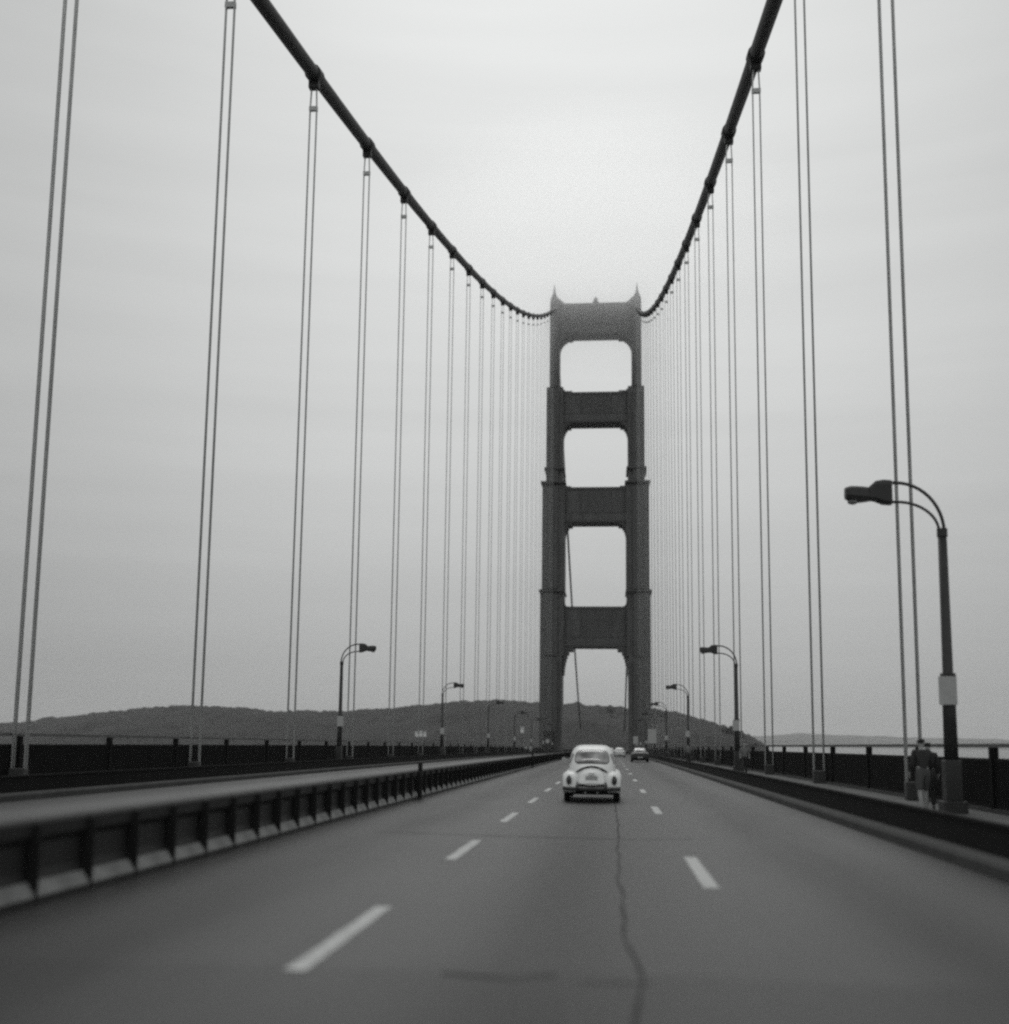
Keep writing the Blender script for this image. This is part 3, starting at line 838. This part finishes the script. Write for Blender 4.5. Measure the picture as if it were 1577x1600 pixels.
def person(x, y, rotz, lab, top, bottom, lean=0.0, stride=.16, H=1.74, arm=(0.0, 0.0), shorts=False, fingers=True):
    z = dz(y)+.02
    root = empty('person', (x, y, z), lab, 'person'); root.rotation_euler = (0, 0, rotz)
    k = H/1.74
    def P(px, py, pz, r): return (px*k, (py+lean*max(0, pz-.9))*k, pz*k, r*k)
    pel = P(0, 0, .95, .115); wst = P(0, 0, 1.10, .115); chs = P(0, 0, 1.30, .13); nb = P(0, .0, 1.46, .065); nk = P(0, .02, 1.52, .05)
    ch = [[pel, wst, chs, nb, nk, P(0, .03, 1.58, .068), P(0, .035, 1.65, .088), P(0, .025, 1.70, .078)]]
    legs = []; arms = []
    for s in (-1, 1):
        f = stride*s
        hip = P(.09*s, 0, .90, .095); kn = P(.095*s, f*.55+.04, .50, .06); an = P(.10*s, f, .09, .042); toe = P(.11*s, f+.17, .04, .035); heel = P(.10*s, f-.04, .045, .038)
        legs.append([hip, P(.092*s, f*.25+.01, .70, .08), kn, P(.098*s, f*.75+.01, .32, .055), an]); feet = [an, heel, toe]
        ch.append([pel, *legs[-1]]); ch.append([an, toe])
        sw = arm[0 if s < 0 else 1]
        sh = P(.185*s, 0, 1.41, .058); el = P(.235*s, -.03+sw*.6, 1.14, .042); wr = P(.245*s, .08+sw*1.3, .93+abs(sw)*.35, .028)
        pm = P(.245*s, .12+sw*1.5, .86+abs(sw)*.42, .034)
        arms.append([chs, sh, el, wr]); ch.append([chs, sh, el, wr, pm])
        if fingers:
            bx, by, bz = pm[0], pm[1], pm[2]
            for q, (dy, ln) in enumerate(((-.024, .055), (-.008, .066), (.008, .07), (.024, .062))):
                ch.append([pm, (bx-.004*s, by+dy, bz-.035, .009), (bx-.012*s, by+dy+.01, bz-.035-ln*.6, .008), (bx-.026*s, by+dy+.015, bz-.035-ln, .007)])
            ch.append([pm, (bx-.01*s, by+.035, bz-.01, .010), (bx-.018*s, by+.05, bz-.045, .009)])
    body = skinned('body', ch, M['skin'], root)
    # clothing
    e = .018
    def fat(c, a=e): return [(p[0], p[1], p[2], p[3]+a) for p in c]
    tc = [fat([pel, wst, chs, nb])]
    for a_ in arms: tc.append([fat([chs])[0]] + fat(a_[1:3], .016) + [fat([a_[3]], .014)[0]])
    skinned('jacket', tc, top, root)
    lc = [fat([wst, pel], .012)]
    for l_ in legs:
        q = fat(l_, .014)
        if shorts: q = q[:3]
        lc.append([fat([pel], .012)[0]] + q)
    skinned('shorts' if shorts else 'trousers', lc, bottom, root)
    for s in (-1, 1):
        f = stride*s
        skinned('shoe', [[P(.10*s, f-.05, .05, .045), P(.105*s, f+.06, .045, .047), P(.11*s, f+.18, .035, .038)]], M['shirt_d'], root, 1)
    # head details
    hair = skinned('hair', [[P(0, -.01, 1.60, .075), P(0, .0, 1.67, .096), P(0, .01, 1.71, .088)]], M['hair'], root)
    nose = MB(); hx, hy, hz = 0, (.035+lean*.75)*k, 1.63*k
    nose.add([(hx-.014, hy+.082, hz-.015), (hx+.014, hy+.082, hz-.015), (hx, hy+.112, hz-.012), (hx, hy+.085, hz+.03)], [(0, 1, 2), (0, 2, 3), (1, 3, 2), (0, 3, 1)])
    for s in (-1, 1):
        nose.box(s*.030-.011, s*.030+.011, hy+.074, hy+.086, hz+.018, hz+.028)
        nose.box(s*.086-.006, s*.086+.006, hy-.02, hy+.012, hz-.012, hz+.035)
    nose.box(-.022, .022, hy+.072, hy+.084, hz-.05, hz-.043)
    me = nose.build('face_features', M['skin']); me.parent = root
    return root
person(12.15, 27.6, .10, 'walker with dark hair and light legs, left of the nearest lamp post', M['trouser'], M['shorts'], .05, .14, 1.74, (.06, .14), shorts=True)
person(12.72, 29.2, -.2, 'walker in dark clothes behind the light legged one, close to the nearest lamp post', M['shirt_d'], M['trouser'], .12, .18, 1.66, (.16, .02))
person(12.0, 62.0, PI, 'small walker far along the right sidewalk, seen over the dark parapet', M['shirt_l'], M['trouser'], .04, .2, 1.72, (.05, .12), fingers=False)
person(11.3, 96.0, 0, 'very small walker on the right sidewalk near the third lamp', M['shirt_l'], M['trouser'], .04, .2, 1.75, (.05, .12), fingers=False)
person(-11.6, 236.0, PI, 'tiny figure in pale clothes on left sidewalk by tower foot', M['plate'], M['plate'], .04, .22, 1.8, (.05, .12), fingers=False)
person(-12.3, 232.0, PI, 'tiny figure in dark trousers left of the pale one by the tower foot', M['plate'], M['trouser'], .04, .22, 1.7, (.05, .12), fingers=False)

# ------------------------------------------------------------------ terrain and water
b = MB(); S = 60000
b.add([(-S, -8000, -76), (S, -8000, -76), (S, 70000, -76), (-S, 70000, -76)], [(0, 1, 2, 3)])
o = b.build('water', M['water']); o['kind'] = 'structure'

RID = [(-.95, -.01), (-.80, -.006), (-.6518, -.004), (-.56, .0022), (-.5355, .0050), (-.4808, .0120), (-.4145, .0195), (-.3666, .0212), (-.3307, .0192), (-.3069, .0168), (-.2716, .0180), (-.2422, .0167), (-.2248, .0184), (-.1784, .0223),
       (-.1440, .0266), (-.0982, .0288), (-.0641, .0264), (-.0358, .0266), (-.0078, .0246), (.0118, .0231), (.0369, .0222), (.0590, .0189), (.0810, .0137), (.0974, .0085), (.1100, .0045), (.1200, .0), (.132, -.008), (.15, -.03)]
def tab(T, t):
    if t <= T[0][0]: return T[0][1]
    for a, c in zip(T[:-1], T[1:]):
        if t <= c[0]: u = (t-a[0])/(c[0]-a[0]); return a[1]+(c[1]-a[1])*u
    return T[-1][1]
def ridge_y(t): return 1900 + 500*max(0, min(1, (-.25-t)/.25)) - 300*max(0, min(1, (t+.02)/.15))
nc, nr = 700, 44
vs = []
for i in range(nc+1):
    t = -.95+1.10*i/nc
    ry = ridge_y(t); Hh = 1.5+ry*tab(RID, t)
    for j in range(nr+1):
        s = j/nr
        if s < .7:
            u = s/.7; Y = 830+(ry-830)*u; hz = -80+(Hh+80)*(u**.75*(1-.25*(1-u)*math.sin(u*9+t*30)*u))
        else:
            u = (s-.7)/.3; Y = ry+900*u; hz = Hh-(Hh+85)*u*u
        X = 4.85+t*Y
        fade = min(1, max(0, (hz+78)/25))
        hz += fade*(mnoise.noise(Vector((X/220, Y/220, 1)))*9*min(1, abs(s-.7)*3) + mnoise.noise(Vector((X/45, Y/70, 5)))*3.0 + mnoise.noise(Vector((X/14, Y/14, 9)))*4.5)
        vs.append((X, Y, hz))
b = MB(); b.add(vs, [(i*(nr+1)+j, (i+1)*(nr+1)+j, (i+1)*(nr+1)+j+1, i*(nr+1)+j+1) for i in range(nc) for j in range(nr)])
o = b.build('hills', M['hill'], smooth=True); o['kind'] = 'structure'
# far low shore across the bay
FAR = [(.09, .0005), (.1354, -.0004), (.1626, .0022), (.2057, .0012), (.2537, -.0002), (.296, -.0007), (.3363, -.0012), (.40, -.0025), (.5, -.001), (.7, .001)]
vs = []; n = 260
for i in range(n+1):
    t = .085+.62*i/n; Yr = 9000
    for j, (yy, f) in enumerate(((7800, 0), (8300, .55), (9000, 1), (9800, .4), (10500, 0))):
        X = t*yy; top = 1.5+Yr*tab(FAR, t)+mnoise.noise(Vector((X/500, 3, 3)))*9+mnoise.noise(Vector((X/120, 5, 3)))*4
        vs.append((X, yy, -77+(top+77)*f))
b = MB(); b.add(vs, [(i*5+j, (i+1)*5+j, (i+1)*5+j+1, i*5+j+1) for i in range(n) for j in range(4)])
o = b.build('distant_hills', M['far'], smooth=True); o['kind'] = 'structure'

# trees on the end of the ridge
def ground(x, y):
    t = (x-4.85)/y; ry = ridge_y(t); Hh = 1.5+ry*tab(RID, t)
    u = (y-830)/(ry-830); return -80+(Hh+80)*(u**.75)
def tree(x, y, h, r, lab, seed):
    rnd = random.Random(seed); z = ground(x, y)-3
    root = empty('tree', (x, y, z), lab, 'tree', 'trees on the ridge right of the tower')
    tr = MB(); tr.tube([(x, y, z), (x+.3, y, z+h*.35), (x-.2, y, z+h*.75)], [.7, .45, .2], 7)
    for a in range(5):
        an = a*1.3; tr.tube([(x, y, z+h*(.3+.08*a)), (x+math.cos(an)*r*.6, y+math.sin(an)*r*.6, z+h*(.5+.07*a))], [.25, .08], 5)
    tr.build('trunk', M['bark'], root)
    c = MB()
    clumps = [(rnd.gauss(0, .42)*r, rnd.gauss(0, .42)*r, h*(.42+.5*rnd.random()), r*(.22+.2*rnd.random())) for _ in range(13)]
    for cx, cy, cz, cr in clumps:
        for _ in range(60):
            d = Vector((rnd.gauss(0, 1), rnd.gauss(0, 1), rnd.gauss(0, .75))).normalized()*cr*rnd.random()**.4
            p = Vector((x+cx, y+cy, z+cz))+d; u = Vector((rnd.gauss(0, 1), rnd.gauss(0, 1), rnd.gauss(0, 1))).normalized()*.75; w = u.orthogonal().normalized()*.6
            c.add([p-u, p+w, p+u, p-w], [(0, 1, 2, 3)])
    c.build('crown', M['leaf'], root)
for i, (t, y, h, r, lab) in enumerate(((.1045, 1480, 19, 9, 'bushy dark tree beside the second right lamp on the hill end'), (.1105, 1470, 15, 8, 'lower tree at the very end of the ridge, right of the second right lamp'),
                                       (.0985, 1500, 12, 8, 'small tree on the ridge slope just left of the second right lamp'), (.0400, 1600, 17, 9, 'tree on the ridge directly right of the tower leg'),
                                       (.0475, 1620, 11, 8, 'low tree on the ridge, second to the right of the tower leg'), (.0000, 1700, 12, 8, 'tree on the ridge seen through the lowest tower opening'),
                                       (.1215, 1400, 12, 9, 'round shrub like tree low on the shore right of the ridge'))):
    tree(4.85+t*y, y, h, r, lab, i+3)

# small white buildings on the hillside
def house(t, y, w, h, lab):
    x = 4.85+t*y; z = 1.5+lab[1]*y
    r = empty('white_house', (x, y, z), lab[0], 'house', 'white houses on the hillside')
    MB().box(x-w/2, x+w/2, y, y+6, z-3, z+h).build('wall', M['house'], r)
    MB().prism_xz([(x-w/2-.3, z+h), (x+w/2+.3, z+h), (x, z+h+1.2)], y-.3, y+6.3).build('roof', M['roof'], r)
    for q in (-.25, .25):
        MB().box(x+w*q-.4, x+w*q+.4, y-.05, y-.003, z+.8, z+1.9).build('window', M['glass_dark'], r)
house(-.1712, 1250, 4.2, 3.0, ('left one of the white houses in a row low on the hill', -.0022))
house(-.1680, 1250, 4.6, 3.6, ('middle one of the white houses in a row low on the hill', -.0022))
house(-.1648, 1250, 3.4, 2.8, ('right one of the white houses in a row low on the hill', -.0022))
house(-.0775, 1280, 4.0, 3.4, ('lone white house on the hill just left of the tower', .0022))

# ------------------------------------------------------------------ drifting mist around the tower top
def mist(cx, cy, cz, rx, ry, rz, dens, name):
    b = MB(); n, m_ = 24, 14
    rings = []
    for i in range(1, m_):
        a = PI*i/m_; rings.append([(cx+rx*math.sin(a)*math.cos(2*PI*k/n), cy+ry*math.sin(a)*math.sin(2*PI*k/n), cz+rz*math.cos(a)) for k in range(n)])
    b.loft(rings)
    off = Vector((cx, cy, cz)); b.v = [tuple(Vector(v)-off) for v in b.v]
    m = bpy.data.materials.new(name); m.use_nodes = True; nt = m.node_tree; nt.nodes.clear(); N = nt.nodes; L = nt.links
    out = N.new('ShaderNodeOutputMaterial'); vsn = N.new('ShaderNodeVolumeScatter')
    vsn.inputs['Color'].default_value = (1, 1, 1, 1); vsn.inputs['Anisotropy'].default_value = 0.8
    tc = N.new('ShaderNodeTexCoord'); mp = N.new('ShaderNodeMapping'); mp.inputs['Scale'].default_value = (1/rx, 1/ry, 1/rz)
    L.new(tc.outputs['Object'], mp.inputs[0])
    ln = N.new('ShaderNodeVectorMath'); ln.operation = 'LENGTH'; L.new(mp.outputs[0], ln.inputs[0])
    mr = N.new('ShaderNodeMapRange'); mr.interpolation_type = 'SMOOTHSTEP'; mr.inputs['From Min'].default_value = 1.0; mr.inputs['From Max'].default_value = .15
    mr.inputs['To Min'].default_value = 0; mr.inputs['To Max'].default_value = dens
    L.new(ln.outputs['Value'], mr.inputs['Value']); L.new(mr.outputs[0], vsn.inputs['Density'])
    # added glow standing in for many-times scattered light inside the mist
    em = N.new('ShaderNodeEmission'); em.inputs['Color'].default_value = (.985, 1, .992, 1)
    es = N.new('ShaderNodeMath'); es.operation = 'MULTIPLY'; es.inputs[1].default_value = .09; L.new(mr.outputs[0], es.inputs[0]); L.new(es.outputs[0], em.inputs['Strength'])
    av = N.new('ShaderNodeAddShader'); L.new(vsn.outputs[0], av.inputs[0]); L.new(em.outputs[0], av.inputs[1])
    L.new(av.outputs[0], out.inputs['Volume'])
    o = b.build('mist', m, smooth=True); o.location = off
    return tag(o, 'pale mist drifting around the tower top', 'mist', None, 'stuff')
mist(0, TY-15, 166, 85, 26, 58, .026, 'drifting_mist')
# thin marine haze over the whole bay
b = MB(); b.box(-9000, 9000, -60, 14000, -75.5, 320)
m = bpy.data.materials.new('marine_haze'); m.use_nodes = True; nt = m.node_tree; nt.nodes.clear()
out = nt.nodes.new('ShaderNodeOutputMaterial'); vsn = nt.nodes.new('ShaderNodeVolumeScatter')
vsn.inputs['Density'].default_value = .000055; vsn.inputs['Color'].default_value = (1, 1, 1, 1); vsn.inputs['Anisotropy'].default_value = 0.3
nt.links.new(vsn.outputs[0], out.inputs['Volume'])
o = b.build('haze', m); tag(o, 'thin pale haze lying over the bay and hills', 'haze', None, 'stuff')

# ------------------------------------------------------------------ sky and sun
wd = bpy.data.worlds.new('World'); SC.world = wd; wd.use_nodes = True
nt = wd.node_tree; N = nt.nodes; L = nt.links; N.clear()
out = N.new('ShaderNodeOutputWorld'); bg = N.new('ShaderNodeBackground'); L.new(bg.outputs[0], out.inputs[0])
sun_el, sun_az = math.radians(48), math.radians(-4)     # azimuth from +Y, clockwise positive
sky = N.new('ShaderNodeTexSky'); sky.sky_type = 'NISHITA'; sky.sun_disc = False; sky.sun_elevation = sun_el; sky.sun_rotation = sun_az
sky.air_density = 1.0; sky.dust_density = 6.0
bw = N.new('ShaderNodeRGBToBW'); L.new(sky.outputs[0], bw.inputs[0])
tc = N.new('ShaderNodeTexCoord')
sp = N.new('ShaderNodeSeparateXYZ'); L.new(tc.outputs['Generated'], sp.inputs[0])
def curve(vals, sock, lo, hi):
    mr = N.new('ShaderNodeMapRange'); mr.inputs['From Min'].default_value = lo; mr.inputs['From Max'].default_value = hi; L.new(sock, mr.inputs['Value'])
    r = N.new('ShaderNodeFloatCurve'); c = r.mapping.curves[0]
    vals = [((a-lo)/(hi-lo), v) for a, v in vals]
    c.points[0].location = vals[0]; c.points[1].location = vals[-1]
    for p in vals[1:-1]: c.points.new(*p)
    r.mapping.update(); L.new(mr.outputs[0], r.inputs['Value']); return r.outputs[0]
at = N.new('ShaderNodeMath'); at.operation = 'ARCTAN2'; L.new(sp.outputs[0], at.inputs[0]); L.new(sp.outputs[1], at.inputs[1])
sh = N.new('ShaderNodeMath'); sh.operation = 'ADD'; sh.inputs[1].default_value = math.radians(1.5); L.new(at.outputs[0], sh.inputs[0])
ab = N.new('ShaderNodeMath'); ab.operation = 'ABSOLUTE'; L.new(sh.outputs[0], ab.inputs[0])
dg = N.new('ShaderNodeMath'); dg.operation = 'MULTIPLY'; dg.inputs[1].default_value = 180/PI; L.new(ab.outputs[0], dg.inputs[0])
# brightness by elevation (sine) and by azimuth, lens vignette put into the sideways fall-off
gz = curve([(-1, .35), (-.05, .42), (0, .455), (.05, .485), (.1, .53), (.17, .60), (.26, .675), (.36, .73), (.5, .76), (.65, .74), (1, .60)], sp.outputs[2], -1, 1)
fa = curve([(0, 1), (8, .99), (16, .92), (24, .81), (31, .73), (60, .62), (100, .72), (140, .95), (182, 1.0)], dg.outputs[0], 0, 182)  # sky behind the camera raised to brighten surfaces facing it
crv = N.new('ShaderNodeMath'); crv.operation = 'MULTIPLY'; L.new(gz, crv.inputs[0]); L.new(fa, crv.inputs[1])
# faint cloud structure, stretched along the horizon
mp = N.new('ShaderNodeMapping'); mp.inputs['Scale'].default_value = (1.0, 1.0, 13.0); L.new(tc.outputs['Generated'], mp.inputs[0])
nz = N.new('ShaderNodeTexNoise'); nz.inputs['Scale'].default_value = 2.2; nz.inputs['Detail'].default_value = 4; nz.inputs['Roughness'].default_value = .5
L.new(mp.outputs[0], nz.inputs['Vector'])
cl = N.new('ShaderNodeMapRange'); cl.inputs['From Min'].default_value = .3; cl.inputs['From Max'].default_value = .7; cl.inputs['To Min'].default_value = .965; cl.inputs['To Max'].default_value = 1.035
L.new(nz.outputs['Fac'], cl.inputs['Value'])
mu = N.new('ShaderNodeMath'); mu.operation = 'MULTIPLY'; L.new(crv.outputs[0], mu.inputs[0]); L.new(cl.outputs[0], mu.inputs[1])
# cloud layer over the clear-sky radiance (Background strength 0.1: cloud radiance is given x10)
m10 = N.new('ShaderNodeMath'); m10.operation = 'MULTIPLY'; m10.inputs[1].default_value = 10*.89; L.new(mu.outputs[0], m10.inputs[0])
ad = N.new('ShaderNodeMath'); ad.operation = 'MULTIPLY_ADD'; ad.inputs[1].default_value = .05; L.new(bw.outputs[0], ad.inputs[0]); L.new(m10.outputs[0], ad.inputs[2])
sc_ = N.new('ShaderNodeVectorMath'); sc_.operation = 'SCALE'; sc_.inputs[0].default_value = (.985, 1.0, .992); L.new(ad.outputs[0], sc_.inputs['Scale'])
L.new(sc_.outputs[0], bg.inputs['Color']); bg.inputs['Strength'].default_value = .1

sl = bpy.data.lights.new('sun', 'SUN'); sl.energy = .5; sl.angle = math.radians(25); sl.color = (1, 1, .98)
so = bpy.data.objects.new('sun', sl); COL.objects.link(so)
d = Vector((math.sin(sun_az)*math.cos(sun_el), math.cos(sun_az)*math.cos(sun_el), math.sin(sun_el)))
so.rotation_euler = d.to_track_quat('Z', 'Y').to_euler(); so.location = (0, 0, 60)

SC.view_settings.view_transform = 'Standard'; SC.view_settings.look = 'None'; SC.view_settings.exposure = 0; SC.view_settings.gamma = 1
SC.cycles.use_denoising = False
wd.cycles.sampling_method = 'NONE'
SC.cycles.max_bounces = 5; SC.cycles.diffuse_bounces = 2; SC.cycles.glossy_bounces = 2; SC.cycles.volume_bounces = 2; SC.cycles.transparent_max_bounces = 8
SC.cycles.pixel_filter_type = 'BLACKMAN_HARRIS'; SC.cycles.filter_width = 2.5
SC.cycles.use_adaptive_sampling = False
